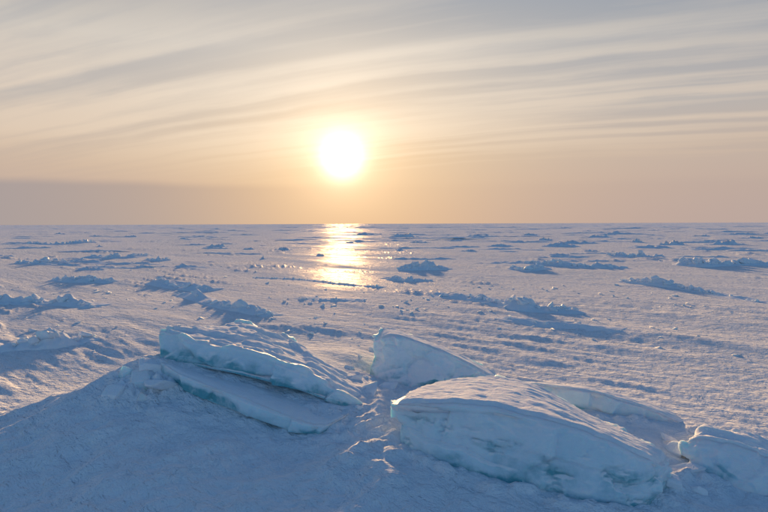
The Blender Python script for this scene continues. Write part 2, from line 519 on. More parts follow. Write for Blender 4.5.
def height(x, y):
    r = np.hypot(x, y)
    a = x * WIND[0] + y * WIND[1]
    c = -x * WIND[1] + y * WIND[0]
    fg = ss(9.0, 6.0, r)                         # inside the foreground group
    h = near_shape(x, y)
    zz = np.zeros_like(x)
    # broad swells
    h += 0.05 * fbm(a / 9, c / 4.5, zz + 1.5, 3) * ss(4.5, 12, r)
    for sx, sy, hw, hd, hh in SWELLS:
        near = (np.abs(x - sx) < 3 * hw) & (np.abs(y - sy) < 6 * hd)
        if near.any():
            dx, dy = (x[near] - sx), (y[near] - sy)
            ra = dx * WIND[0] + dy * WIND[1]
            rc = -dx * WIND[1] + dy * WIND[0]
            h[near] += hh * np.exp(-(ra / hw) ** 2 - (rc / hd) ** 2)
    # wind-carved ridges: long, low, sharper on one edge, in rough and smooth patches
    patch = ss(-0.15, 0.45, fbm(a / 7, c / 3.2, zz + 8.8, 2)) 
    f_mid = ss(60, 25, r)
    s = perlin3(a / 4.2, c / 0.42, zz + 3.1) + 0.45 * perlin3(a / 1.3, c / 0.17, zz + 13.1)
    s = np.where(s > 0, s ** 0.8, s * 0.5)
    h += f_mid * (0.010 + 0.026 * patch) * s * (1 - 0.65 * fg)
    f_n = ss(26, 10, r)
    h += f_n * (0.006 + 0.015 * patch) * fbm(a / 0.75, c / 0.15, zz + 5.5, 3) * (1 - 0.35 * fg)
    h += ss(12, 6, r) * 0.004 * fbm(x / 0.07, y / 0.07, zz + 2.2, 2)
    # clods and lumps between the foreground slabs
    gap = np.exp(-((x + 0.13) / 0.42) ** 2 - ((y - 4.55) / 0.75) ** 2)
    gap += 0.7 * np.exp(-((x - 0.1) / 0.5) ** 2 - ((y - 5.7) / 0.5) ** 2)
    l1 = perlin3((x + 0.4 * y) / 0.34, (y - 0.4 * x) / 0.19, zz + 9.9)
    h += gap * (0.05 * np.abs(l1) + 0.030 * fbm(x / 0.1, y / 0.1, zz + 4.1, 2))
    foot = np.exp(-((x + 2.02) / 0.30) ** 2 - ((y - 5.05) / 0.3) ** 2)
    h += foot * (0.13 * np.abs(perlin3(x / 0.19, y / 0.16, zz + 1.1)) + 0.05 * fbm(x / 0.09, y / 0.09, zz + 81.0, 3, 0.6))
    # small fluting on the big shaded drift
    drift = ss(6.0, 5.0, y) * ss(1.0, -0.3, x)
    h += drift * 0.026 * fbm(x / 0.30, y / 0.42, zz + 16.6, 3, 0.6)
    ca, cc = (x * 0.75 + y * 0.66), (-x * 0.66 + y * 0.75)
    h += drift * 0.026 * fbm(ca / 0.9, cc / 0.28, zz + 6.6, 3)
    rid = 1 - np.abs(perlin3(ca / 1.3 + 0.2 * perlin3(x / 0.5, y / 0.5, zz), cc / 0.36, zz + 61.0)) * 2
    h += drift * 0.030 * np.maximum(rid, 0) ** 2 * ss(-0.3, 0.4, fbm(x / 0.9, y / 0.9, zz + 63.0, 2))
    (x0, y0), (x1, y1) = SPINE
    t_ = np.clip(((x - x0) * (x1 - x0) + (y - y0) * (y1 - y0)) / ((x1 - x0) ** 2 + (y1 - y0) ** 2), 0, 1)
    ds = np.hypot(x - x0 - t_ * (x1 - x0), y - y0 - t_ * (y1 - y0)) + 0.05 * perlin3(x / 0.4, y / 0.4, zz + 91.0)
    h += 0.05 * np.exp(-(ds / 0.17) ** 2) * (1 - 0.6 * t_)
    for line in BANKS:
        m = (np.abs(x) < 3.2) & (y > 2.8) & (y < 6.5)
        if m.any():
            xs, ys = x[m], y[m]
            best = np.full(xs.shape, 9.0)
            for (x0, y0), (x1, y1) in zip(line[:-1], line[1:]):
                dx, dy = x1 - x0, y1 - y0
                t_ = np.clip(((xs - x0) * dx + (ys - y0) * dy) / (dx * dx + dy * dy), 0, 1)
                best = np.minimum(best, np.hypot(xs - x0 - t_ * dx, ys - y0 - t_ * dy))
            n_ = fbm(xs / 0.22, ys / 0.22, xs * 0 + 71.0, 3, 0.6)
            h[m] += np.exp(-(best / 0.13) ** 2) * np.clip(0.012 + 0.06 * n_, 0, 0.06)
    # broken crust and clods in patches out to the middle distance
    cl = ss(0.05, 0.5, fbm(a / 6 + 3, c / 2.2, zz + 40.4, 3)) * ss(6.5, 9, r) * ss(70, 30, r)
    h += cl * 0.07 * np.maximum(fbm(a / 2.2, c / 0.36, zz + 44.4, 4, 0.6) - 0.22, 0) * (1 + r / 40)
    # rough, hummocky far field
    far = ss(14, 40, r)
    rough = fbm(a / 5.5, c / 2.6, zz + 12.1, 4, 0.55)
    zone = ss(-0.2, 0.5, fbm(x / 40, y / 25, zz + 20.2, 2) + 0.25 * ss(0.0, 0.5, x / np.maximum(r, 1)))
    h += far * (0.03 + 0.17 * zone) * np.maximum(rough - 0.12, 0) * ss(6000, 1500, r)
    vf = ss(120, 300, r)
    h += vf * 0.6 * np.maximum(fbm(x / 30, y / 30, zz + 30.1, 4, 0.6) - 0.25, 0)
    return h


def build_field():
    rings = [0.4]
    while rings[-1] < 7000:
        d = rings[-1]
        g = min(max(0.0012 * d, 0.0036), 0.018)
        if d < 2.0:
            g = 0.06
        rings.append(d * (1 + g))
    rings = np.array(rings)
    ang = np.concatenate([np.linspace(-180, -44, 60)[:-1], np.linspace(-44, 44, 860), np.linspace(44, 180, 60)[1:-1]])
    A, Rr = np.meshgrid(np.radians(ang), rings)
    X, Y = np.sin(A) * Rr, np.cos(A) * Rr
    H = height(X.ravel(), Y.ravel())
    V = np.c_[X.ravel(), Y.ravel(), H]
    nr, na = Rr.shape
    i = np.arange(nr - 1)[:, None] * na
    j = np.arange(na)[None]
    jn = (j + 1) % na
    q = np.stack([i + j, i + jn, i + na + jn, i + na + j], -1).reshape(-1, 4)[:, ::-1]
    V = np.vstack([V, [[0, 0, 0]]])
    ci = len(V) - 1
    t = np.stack([np.full(na, ci), (np.arange(na) + 1) % na, np.arange(na)], -1)
    me = mesh_from('snow_field', V, q, t)
    o = link('snow_field', me, M_field)
    tag(o, kind='structure')


build_field()


def hgt(x, y):
    return float(height(np.array([float(x)]), np.array([float(y)]))[0])


# ------------------------------------------------------------------ ice slabs, lofted from cross sections
def box_surface(nu, nv, nw):
    """lattice points on the surface of a box: integer keys and quads"""
    idx, keys, quads = {}, [], []
    def vid(k):
        if k not in idx:
            idx[k] = len(keys)
            keys.append(k)
        return idx[k]
    def face(fn, na, nb, flip):
        for i in range(na):
            for j in range(nb):
                q = [vid(fn(i, j)), vid(fn(i + 1, j)), vid(fn(i + 1, j + 1)), vid(fn(i, j + 1))]
                quads.append(q[::-1] if flip else q)
    face(lambda i, j: (i, j, nw), nu, nv, False)
    face(lambda i, j: (i, j, 0), nu, nv, True)
    face(lambda i, j: (i, 0, j), nu, nw, False)
    face(lambda i, j: (i, nv, j), nu, nw, True)
    face(lambda i, j: (0, i, j), nv, nw, True)
    face(lambda i, j: (nu, i, j), nv, nw, False)
    return np.array(keys, float), np.array(quads)


def catmull(P, t):
    P = np.asarray(P)
    n = len(P) - 1
    s = np.clip(t, 0, 1) * n
    i = np.minimum(s.astype(int), n - 1)
    f = (s - i)[:, None]
    p0, p1, p2, p3 = P[np.maximum(i - 1, 0)], P[i], P[i + 1], P[np.minimum(i + 2, n)]
    return 0.5 * (2 * p1 + (p2 - p0) * f + (2 * p0 - 5 * p1 + 4 * p2 - p3) * f ** 2 + (3 * p1 - p0 - 3 * p2 + p3) * f ** 3)


def vnormals(V, quads):
    a, b_, c, d = (V[quads[:, i]] for i in range(4))
    fn = np.cross(c - a, d - b_)
    N = np.zeros_like(V)
    for i in range(4):
        np.add.at(N, quads[:, i], fn)
    return N / (np.linalg.norm(N, axis=1)[:, None] + 1e-12)


def loft_slab(sections, res, seed, rnd=0.05, rough=0.03, strata=0.02, bury=0.0, thick_back=None, chips=0.05, crags=0.0, lumps=0.0, pits=1.0, lo=0.0):
    """sections: left to right, each (front top, front bottom, back top) points"""
    nu, nv, nw = res
    K, Q = box_surface(nu, nv, nw)
    u, v, w = K[:, 0] / nu, K[:, 1] / nv, K[:, 2] / nw
    FT = np.array([s[0] for s in sections])
    FB = np.array([s[1] for s in sections])
    BT = np.array([s[2] for s in sections])
    if thick_back is None:
        BB = BT + (FB - FT)
    else:
        BB = BT - np.array([0, 0, thick_back])
    FB, BB = FB - np.array([0, 0, bury]), BB - np.array([0, 0, bury])
    # pull the lattice in near edges for rounded arrises
    L = np.linalg.norm(FT[0] - FT[-1])
    Wd = np.mean(np.linalg.norm(FT - BT, axis=1))
    T = np.mean(np.linalg.norm(FT - FB, axis=1))
    half = np.array([L, Wd, T]) / 2
    q = (np.c_[u, v, w] * 2 - 1) * half
    rr = rnd * (1 + 0.8 * perlin3(q[:, 0] / 0.25 + seed, q[:, 1] / 0.25, q[:, 2] / 0.25))
    rr = np.clip(rr, 0.008, 0.9 * half.min())
    inner = np.clip(q, -(half - rr[:, None]), half - rr[:, None])
    dq = q - inner
    ln = np.linalg.norm(dq, axis=1)
    on = ln > 1e-9
    q[on] = inner[on] + dq[on] / ln[on][:, None] * rr[on][:, None]
    u, v, w = ((q / half + 1) / 2).T
    ft, fb, bt, bb = catmull(FT, u), catmull(FB, u), catmull(BT, u), catmull(BB, u)
    vv, ww = v[:, None], w[:, None]
    V = (fb * (1 - vv) + bb * vv) * (1 - ww) + (ft * (1 - vv) + bt * vv) * ww
    N = vnormals(V, Q)
    x, y, z = V.T
    up = np.clip(N[:, 2], 0, 1)
    side = 1 - ss(0.35, 0.8, np.abs(N[:, 2]))
    # clean broken faces: shallow planar facets and a few soft hollows between the layers; top gentle
    rs = np.random.RandomState(int(seed * 10))
    nc = 60
    cs = V[rs.randint(0, len(V), nc)]
    gs = rs.normal(size=(nc, 3)) * np.array([1, 1, 0.7])
    warp = 0.03 * fbm(x / 0.2 + seed, y / 0.2, z / 0.2, 2)
    d2 = ((V[:, None, :] + warp[:, None, None] - cs[None]) ** 2 * np.array([1, 1, 2.5])).sum(-1)
    order = np.argsort(d2, axis=1)[:, :2]
    r0 = np.arange(len(V))
    c0, c1 = order[:, 0], order[:, 1]
    f0 = ((V - cs[c0]) * gs[c0]).sum(1)
    f1 = ((V - cs[c1]) * gs[c1]).sum(1)
    gap = np.sqrt(d2[r0, c1]) - np.sqrt(d2[r0, c0])
    tt = 0.5 + 0.5 * ss(0, 0.014, gap)
    facet = np.clip(f0 * tt + f1 * (1 - tt), -0.35, 0.35)
    swell = fbm(x / 0.6 + seed, y / 0.6, z / 0.4, 2)
    wz = z + 0.06 * perlin3(x / 0.3 + seed, y / 0.3, z / 0.3)
    wx, wy = x + 0.06 * fbm(x / 0.14, y / 0.14, z / 0.14 + seed, 2), y + 0.06 * fbm(x / 0.14 + 5, y / 0.14, z / 0.14, 2)
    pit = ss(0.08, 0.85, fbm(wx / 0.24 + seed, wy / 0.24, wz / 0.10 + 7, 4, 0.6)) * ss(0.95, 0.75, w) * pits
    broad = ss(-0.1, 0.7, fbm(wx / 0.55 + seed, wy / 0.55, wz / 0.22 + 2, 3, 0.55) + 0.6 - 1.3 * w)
    fine = fbm(x / 0.05 + seed, y / 0.05, z / 0.04, 2)
    d = side * (chips * facet + rough * swell - strata * pit + 0.0035 * fine)
    d = d + side * lumps * np.abs(perlin3(x / 0.14 + seed, y / 0.14, z / 0.14))
    # ragged arris where crust and ice crumble off
    d += side * ss(0.80, 1.0, w) * 0.018 * perlin3(x / 0.05 + seed, y / 0.05, z / 0.05)
    grain = fbm((x * WIND[0] + y * WIND[1]) / 0.20 + seed, (-x * WIND[1] + y * WIND[0]) / 0.11, z * 0 + 6, 4, 0.6)
    d += up * (0.35 * rough * fbm(x / 0.4 + seed, y / 0.4, z * 0 + 2, 3) + 0.005 * grain)
    if crags:
        wx, wy = x + 0.12 * perlin3(x / 0.3, y / 0.3, z * 0 + seed), y + 0.12 * perlin3(x / 0.3 + 9, y / 0.3, z * 0 + seed)
        big = perlin3(wx / 0.55 + seed, wy / 0.32, z * 0 + 4)
        d += up * crags * (ss(-0.05, 0.12, big) - 0.5 + 0.5 * ss(0.1, 0.22, perlin3(wx / 0.3 + seed, wy / 0.2, z * 0 + 14)) + 0.35 * fbm(x / 0.16, y / 0.16, z * 0 + 8, 3))
    V = V + N * d[:, None]
    return V, Q, w, np.clip(side * (0.45 * pit + 0.95 * broad + ss(lo + 0.17 + 0.06 * fine, lo + 0.03, w)), 0, 1), v  # clear ice, plus a teal-dark undercut shadow line painted along the foot


def make_slab(name, label, sections, res, seed, mat, cap=0.03, cap_edge=0.0, **kw):
    sec = [tuple(at(*p) for p in s) for s in sections]
    V, Q, w, fresh_shade, v = loft_slab(sec, res, seed, **kw)
    base = np.array([V[:, 0].mean(), V[:, 1].mean(), V[:, 2].min()])
    e = empty(name, base, label, name.replace('_', ' '), None)
    me = mesh_from('ice_body', V - base, Q)
    at_ = me.attributes.new('layer', 'FLOAT', 'POINT')
    at_.data.foreach_set('value', w.astype(np.float32))
    at_ = me.attributes.new('fresh_shade', 'FLOAT', 'POINT')
    at_.data.foreach_set('value', fresh_shade.astype(np.float32))
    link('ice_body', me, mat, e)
    if cap:
        # a crust of snow lying on the upper face, thinning to a ragged edge
        nu, nv = res[0], res[1]
        sel = {}
        K, _ = box_surface(*res)
        topmask = (K[:, 2] == res[2])
        ids = np.where(topmask)[0]
        grid = -np.ones((nu + 1, nv + 1), int)
        grid[K[ids, 0].astype(int), K[ids, 1].astype(int)] = ids
        G = V[grid]                                   # (nu+1, nv+1, 3)
        uu, vv = np.meshgrid(np.linspace(0, 1, nu + 1), np.linspace(0, 1, nv + 1), indexing='ij')
        edge = np.minimum(np.minimum(uu, 1 - uu) * 4, np.minimum(vv * 4, (1 - vv) * 4))
        gx, gy, gz = G[..., 0], G[..., 1], G[..., 2]
        nz = perlin3(gx / 0.3 + seed, gy / 0.3, gz * 0 + 5) + 0.6 * perlin3(gx / 0.09, gy / 0.09, gz * 0 + seed)
        thick = cap * (ss(0.05, 0.40, edge + 0.16 * nz * ss(0.02, 0.2, edge)) * 1.7 - 0.7)
        thick += 0.006 * fbm((gx * WIND[0] + gy * WIND[1]) / 0.28, (-gx * WIND[1] + gy * WIND[0]) / 0.12, gz * 0 + 1, 4, 0.65) * (thick > 0)
        Gt = G.copy()
        Gt[..., 2] += thick
        Gb = G.copy()
        cen = G.mean((0, 1))
        Gb += (cen - Gb) * np.array([0.06, 0.14, 0.0])
        Gb[..., 2] -= 0.05 + 0.4 * cap
        n1 = (nu + 1) * (nv + 1)
        gi = np.arange(n1).reshape(nu + 1, nv + 1)
        top = np.stack([gi[:-1, :-1], gi[1:, :-1], gi[1:, 1:], gi[:-1, 1:]], -1).reshape(-1, 4)
        ring = np.r_[gi[:, 0], gi[-1, 1:], gi[-2::-1, -1], gi[0, -2:0:-1]]
        rn = np.roll(ring, -1)
        skirt = np.stack([ring, ring + n1, rn + n1, rn], -1)
        Vc = np.vstack([Gt.reshape(-1, 3), Gb.reshape(-1, 3)])
        bot = (top + n1)[:, ::-1]
        mc = mesh_from('snow_cap', Vc - base, np.vstack([top, skirt, bot]))
        link('snow_cap', mc, M_cap, e)
    return e


make_slab('ice_slab', 'thick tilted ice slab leaning on a thinner slab, snow crusted, high end at the drift crest',
          [((159, 332, 5.45), (160, 360, 5.38), (168, 326, 6.0)),
           ((200, 340, 5.40), (200, 367, 5.30), (213, 327, 6.6)),
           ((250, 352, 5.30), (250, 378, 5.20), (243, 321, 7.2)),
           ((300, 369, 5.20), (298, 391, 5.10), (288, 337, 7.0)),
           ((338, 391, 5.10), (334, 404, 5.05), (335, 369, 6.3)),
           ((362, 404, 5.10), (352, 412, 5.05), (372, 400, 5.6))],
          (150, 90, 26), 1.3, M_ice, cap=0.018, rnd=0.035, rough=0.02, strata=0.012, chips=0.20, crags=0.035, pits=0.5)
make_slab('ice_slab', 'thin lower ice slab with a teal bottom edge, wedged under the thick tilted slab',
          [((160, 362, 5.20), (163, 374, 5.18), (165, 352, 5.8)),
           ((186, 377, 4.95), (188, 392, 4.97), (210, 366, 5.8)),
           ((240, 398, 4.75), (242, 414, 4.77), (255, 375, 5.7)),
           ((290, 418, 4.60), (290, 432, 4.62), (305, 388, 5.6)),
           ((320, 426, 4.55), (314, 438, 4.58), (335, 400, 5.5)),
           ((347, 414, 4.75), (340, 424, 4.75), (352, 408, 5.3))],
          (150, 80, 16), 4.1, M_ice, cap=0.015, rnd=0.03, rough=0.015, strata=0.005, chips=0.13, cap_edge=0.05, pits=0.3)
make_slab('ice_block', 'massive rounded ice block with layered teal pitted face and wind crusted domed top',
          [((391, 404, 4.25), (402, 452, 4.20), (398, 399, 4.5)),
           ((420, 404, 4.05), (421, 468, 3.98), (430, 386, 5.0)),
           ((470, 407, 3.90), (470, 484, 3.82), (472, 378, 5.2)),
           ((530, 417, 3.75), (530, 500, 3.63), (525, 383, 5.1)),
           ((590, 436, 3.60), (590, 512, 3.48), (590, 417, 4.6)),
           ((640, 458, 3.55), (635, 512, 3.46), (645, 446, 4.0)),
           ((662, 468, 3.60), (655, 505, 3.52), (669, 462, 3.8))],
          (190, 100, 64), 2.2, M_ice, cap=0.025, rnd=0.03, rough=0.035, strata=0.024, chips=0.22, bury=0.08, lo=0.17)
make_slab('ice_slab', 'upended wedge shaped ice slab with pointed tip behind the massive rounded block',
          [((375, 340, 6.6), (367, 378, 6.4), (381, 328, 6.9)),
           ((395, 336, 6.45), (392, 388, 6.2), (394, 329, 7.1)),
           ((428, 346, 6.35), (426, 393, 6.1), (426, 341, 7.1)),
           ((468, 364, 6.2), (462, 396, 6.0), (468, 359, 6.9)),
           ((498, 382, 6.1), (490, 398, 5.9), (503, 379, 6.7))],
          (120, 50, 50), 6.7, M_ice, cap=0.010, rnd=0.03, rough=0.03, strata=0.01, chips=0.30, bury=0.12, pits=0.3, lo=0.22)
make_slab('ice_slab', 'low sloping ice slab half sunk in snow beyond the massive rounded block',
          [((510, 384, 5.75), (508, 402, 5.7), (516, 382, 6.0)),
           ((560, 388, 5.40), (558, 420, 5.32), (564, 386, 5.75)),
           ((600, 395, 5.20), (598, 434, 5.10), (605, 392, 5.6)),
           ((650, 411, 5.00), (648, 446, 4.90), (654, 407, 5.35)),
           ((694, 430, 4.80), (688, 447, 4.72), (699, 427, 5.05))],
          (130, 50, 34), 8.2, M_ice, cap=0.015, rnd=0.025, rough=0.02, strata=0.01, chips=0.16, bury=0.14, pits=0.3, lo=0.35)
make_slab('ice_block', 'lumpy snow plastered ice lump next to the low end of the massive rounded block',
          [((684, 446, 4.10), (706, 490, 3.85), (696, 436, 4.45)),
           ((702, 438, 4.05), (722, 502, 3.75), (708, 430, 4.55)),
           ((738, 448, 3.95), (748, 520, 3.60), (742, 438, 4.50)),
           ((775, 462, 3.85), (785, 530, 3.50), (778, 450, 4.40)),
           ((830, 490, 3.70), (835, 540, 3.40), (835, 470, 4.20))],
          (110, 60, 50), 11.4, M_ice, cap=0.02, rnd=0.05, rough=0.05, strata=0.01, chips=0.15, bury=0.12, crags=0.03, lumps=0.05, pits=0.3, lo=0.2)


# ------------------------------------------------------------------ broken chunks
def chunk_mesh(seed, sx, sy, sz, n=14):
    """angular lump of broken ice: a box cut by random planes, edges eased, a little rough"""
    K, Q = box_surface(n, n, n)
    P = K / n * 2 - 1
    P = P / np.linalg.norm(P, axis=1)[:, None]
    rs = np.random.RandomState(seed)
    planes = [np.array(v, float) for v in ((1, 0, 0), (-1, 0, 0), (0, 1, 0), (0, -1, 0), (0, 0, 1), (0, 0, -1))]
    planes = [p_ + rs.normal(size=3) * 0.16 for p_ in planes] + [rs.normal(size=3) for _ in range(5)]
    offs = [rs.uniform(0.8, 1.0) for _ in range(6)] + [rs.uniform(0.95, 1.25) for _ in range(5)]
    acc = np.zeros(len(P))
    for p_, o_ in zip(planes, offs):
        p_ = p_ / np.linalg.norm(p_)
        acc += np.maximum(P @ p_ / o_, 0) ** 36
    r = acc ** (-1 / 36)
    V = P * r[:, None]
    N = V / np.linalg.norm(V, axis=1)[:, None]
    V = V + N * (0.04 * fbm(V[:, 0] * 1.7 + seed, V[:, 1] * 1.7, V[:, 2] * 1.7, 3))[:, None]
    V = V * np.array([sx, sy, sz])
    me = mesh_from('ice_chunk', V, Q, smooth=n > 8)
    a = me.attributes.new('layer', 'FLOAT', 'POINT')
    z = V[:, 2]
    a.data.foreach_set('value', ((z - z.min()) / (z.max() - z.min())).astype(np.float32))
    return me


CHUNKS = [chunk_mesh(s, 1.0, *q) for s, q in enumerate([(0.8, 0.6), (0.7, 0.45), (0.9, 0.35), (0.6, 0.7), (0.75, 0.5), (0.85, 0.4)])]
LUMPS = [chunk_mesh(40 + s, 1.0, *q, n=6) for s, q in enumerate([(0.8, 0.6), (0.7, 0.45), (0.9, 0.35), (0.6, 0.7), (0.75, 0.5), (0.85, 0.4)])]
for i_, m_ in enumerate(CHUNKS):
    m_.materials.append(M_ice if i_ % 3 == 0 else M_snow)
for m_ in LUMPS:
    m_.materials.append(M_snow)

rnd = random.Random(5)


def put_chunk(px, py, Y, size, label, group=None, k=0, rot=None, lift=0.0):
    p = at(px, py, Y)
    o = bpy.data.objects.new('ice_chunk', CHUNKS[k % 6])
    col.objects.link(o)
    o.location = (p[0], p[1], hgt(p[0], p[1]) + lift)
    o.scale = (size, size, size)
    o.rotation_euler = rot or (rnd.uniform(-.5, .5), rnd.uniform(-.5, .5), rnd.uniform(0, 6.28))
    return tag(o, label, 'ice chunk', group)


for i, (px, py, Y, s) in enumerate([(141, 385, 5.1, .12), (122, 393, 5.0, .08), (157, 393, 5.02, .11), (130, 375, 5.2, .09), (151, 372, 5.25, .11),
                                    (113, 401, 4.9, .09), (142, 403, 4.85, .08)]):
    put_chunk(px, py, Y, s, 'broken ice chunk bedded in the drift beside the high end of the tilted slab', 'chunks beside the tilted slab', i, lift=-0.035)
for i, (px, py, Y, s) in enumerate([(352, 374, 6.0, .10), (366, 392, 5.5, .09), (347, 362, 6.5, .07), (360, 412, 5.0, .07), (378, 440, 4.4, .06),
                                    (384, 385, 5.9, .09), (372, 425, 4.7, .05), (362, 372, 6.2, .06), (388, 425, 4.7, .05)]):
    put_chunk(px, py, Y, s, 'small snowy ice chunk in the gap between the tilted slabs and the rounded block', 'chunks in the gap between slabs', (1, 2, 4, 5)[i % 4], lift=-0.03)
for i, (px, py, Y, s) in enumerate([(676, 462, 4.25, .08), (684, 478, 3.95, .07), (672, 490, 3.75, .06), (697, 497, 3.72, .05), (668, 452, 4.5, .06)]):
    put_chunk(px, py, Y, s, 'ice chunk wedged in snow around the low end of the rounded block', 'chunks round the rounded block', (1, 2, 4, 5)[i % 4])


rc = random.Random(21)
for i in range(28):
    px, py = rc.uniform(262, 372), rc.uniform(312, 366)
    g = ground_at(px, py)
    if g[1] < 6.9 + (px < 330) * 0.9:
        continue
    o = bpy.data.objects.new('ice_crumb', LUMPS[i % 6])
    col.objects.link(o)
    sz = rc.choice((.015, .02, .03, .04))
    o.location = (g[0], g[1], hgt(*g) - sz * 0.1)
    o.scale = (sz * 1.6, sz, sz * 0.8)
    o.rotation_euler = (rc.uniform(-.5, .5), rc.uniform(-.5, .5), rc.uniform(0, 6.28))
    tag(o, 'fist sized crumb of snowy ice strewn on the flat behind the tilted slab', 'ice crumb', 'crumbs behind the tilted slab')


# ------------------------------------------------------------------ ridges and hummocks out on the field
def mound_mesh(name, path, hs, wid, seed, n_u=90, n_v=26, rough=0.5, lump=0.35, along=0.9):
    """a bank of drifted snow along a ground path, with a broken crest; path points are world x, y"""
    P = np.array(path)
    t = np.linspace(0, 1, n_u)
    c = catmull(P, t) if len(P) > 2 else P[0] + (P[1] - P[0]) * t[:, None]
    tan = np.gradient(c, axis=0)
    tan /= np.linalg.norm(tan, axis=1)[:, None] + 1e-9
    nor = np.c_[-tan[:, 1], tan[:, 0]]
    hh = np.interp(t, np.linspace(0, 1, len(hs)), hs)
    hh = hh * np.clip(0.85 + along * fbm(t * 7 + seed, t * 0 + seed, t * 0, 3, 0.6), 0.12, 1.5)
    s = np.linspace(-1, 1, n_v)
    X = c[:, None, 0] + nor[:, None, 0] * s[None] * wid
    Y = c[:, None, 1] + nor[:, None, 1] * s[None] * wid
    prof = np.maximum(1 - np.abs(s), 0) ** 1.25
    hm = float(np.max(hs))
    nz = fbm(X / (lump) + seed, Y / lump, X * 0 + seed, 4, 0.55)
    nz2 = perlin3(X / (lump * 0.4) + seed, Y / (lump * 0.4), X * 0 + 3)
    H = hh[:, None] * prof[None] * (1 + rough * nz * 1.2 + rough * 0.4 * nz2)
    H += hm * 0.22 * rough * np.maximum(nz, 0) * (prof[None] > 0.05) * ss(0, .15, np.minimum(t, 1 - t))[:, None]
    base = height(X.ravel(), Y.ravel()).reshape(X.shape)
    fade = ss(0.0, 0.22, 1 - np.abs(s))[None] * ss(0, 0.06, np.minimum(t, 1 - t))[:, None]
    Z = base + np.maximum(H, 0) * fade - 0.05 * (1 - fade)
    V = np.stack([X, Y, Z], -1)
    return V


def make_ridge(name, label, pts, hs, wid, seed, blocks=12, bsize=0.16, rough=0.5, lump=0.4, cat='ice ridge', n_u=90, along=0.9):
    """pts: photo positions of the foot line; heights in metres"""
    wid = wid * 0.55
    hs = [v * 0.46 for v in hs]
    bsize = bsize * 0.8
    path = [ground_at(*p) + np.array([0, wid * 0.7]) for p in pts]
    L = sum(np.linalg.norm(path[i + 1] - path[i]) for i in range(len(path) - 1))
    V = mound_mesh(name, path, hs, wid, seed, n_u=n_u, rough=rough, lump=lump, along=along)
    nu, nv = V.shape[:2]
    c0 = np.array([np.mean([p[0] for p in path]), np.mean([p[1] for p in path]), 0])
    e = empty(name, c0, label, cat)
    gi = np.arange(nu * nv).reshape(nu, nv)
    q = np.stack([gi[:-1, :-1], gi[1:, :-1], gi[1:, 1:], gi[:-1, 1:]], -1).reshape(-1, 4)[:, ::1]
    me = mesh_from('snow_bank', V.reshape(-1, 3) - c0, q)
    link('snow_bank', me, M_snow, e)
    rr = random.Random(int(seed * 100))
    for i in range(int(blocks * 1.7)):
        a = rr.uniform(0.04, 0.96)
        iu = int(a * (nu - 1))
        iv = int(nv / 2 + rr.gauss(-0.5, 0.13) * nv * 0.25)
        iv = min(max(iv, 2), nv - 3)
        p = V[iu, iv]
        hloc = np.interp(a, np.linspace(0, 1, len(hs)), hs) / max(hs)
        s = bsize * rr.choice((0.4, 0.5, 0.6, 0.75, 1.0)) * rr.uniform(0.8, 1.1) * (0.45 + 0.55 * hloc)
        o = link('ice_block', LUMPS[rr.randrange(6)] if rr.random() < 0.86 else CHUNKS_S[rr.randrange(6)], None, e)
        o.location = (p[0] - c0[0], p[1] - c0[1], p[2] + s * 0.1)
        o.scale = (s * rr.uniform(.7, 1.3), s * rr.uniform(.7, 1.2), s)
        o.rotation_euler = (rr.uniform(-.7, .7), rr.uniform(-.7, .7), rr.uniform(0, 6.28))
    return e


CHUNKS_S = [chunk_mesh(70 + s, 1.0, *q, n=6) for s, q in enumerate([(0.8, 0.6), (0.7, 0.45), (0.9, 0.35), (0.6, 0.7), (0.75, 0.5), (0.85, 0.4)])]
for m_ in CHUNKS_S:
    m_.materials.append(M_rime)

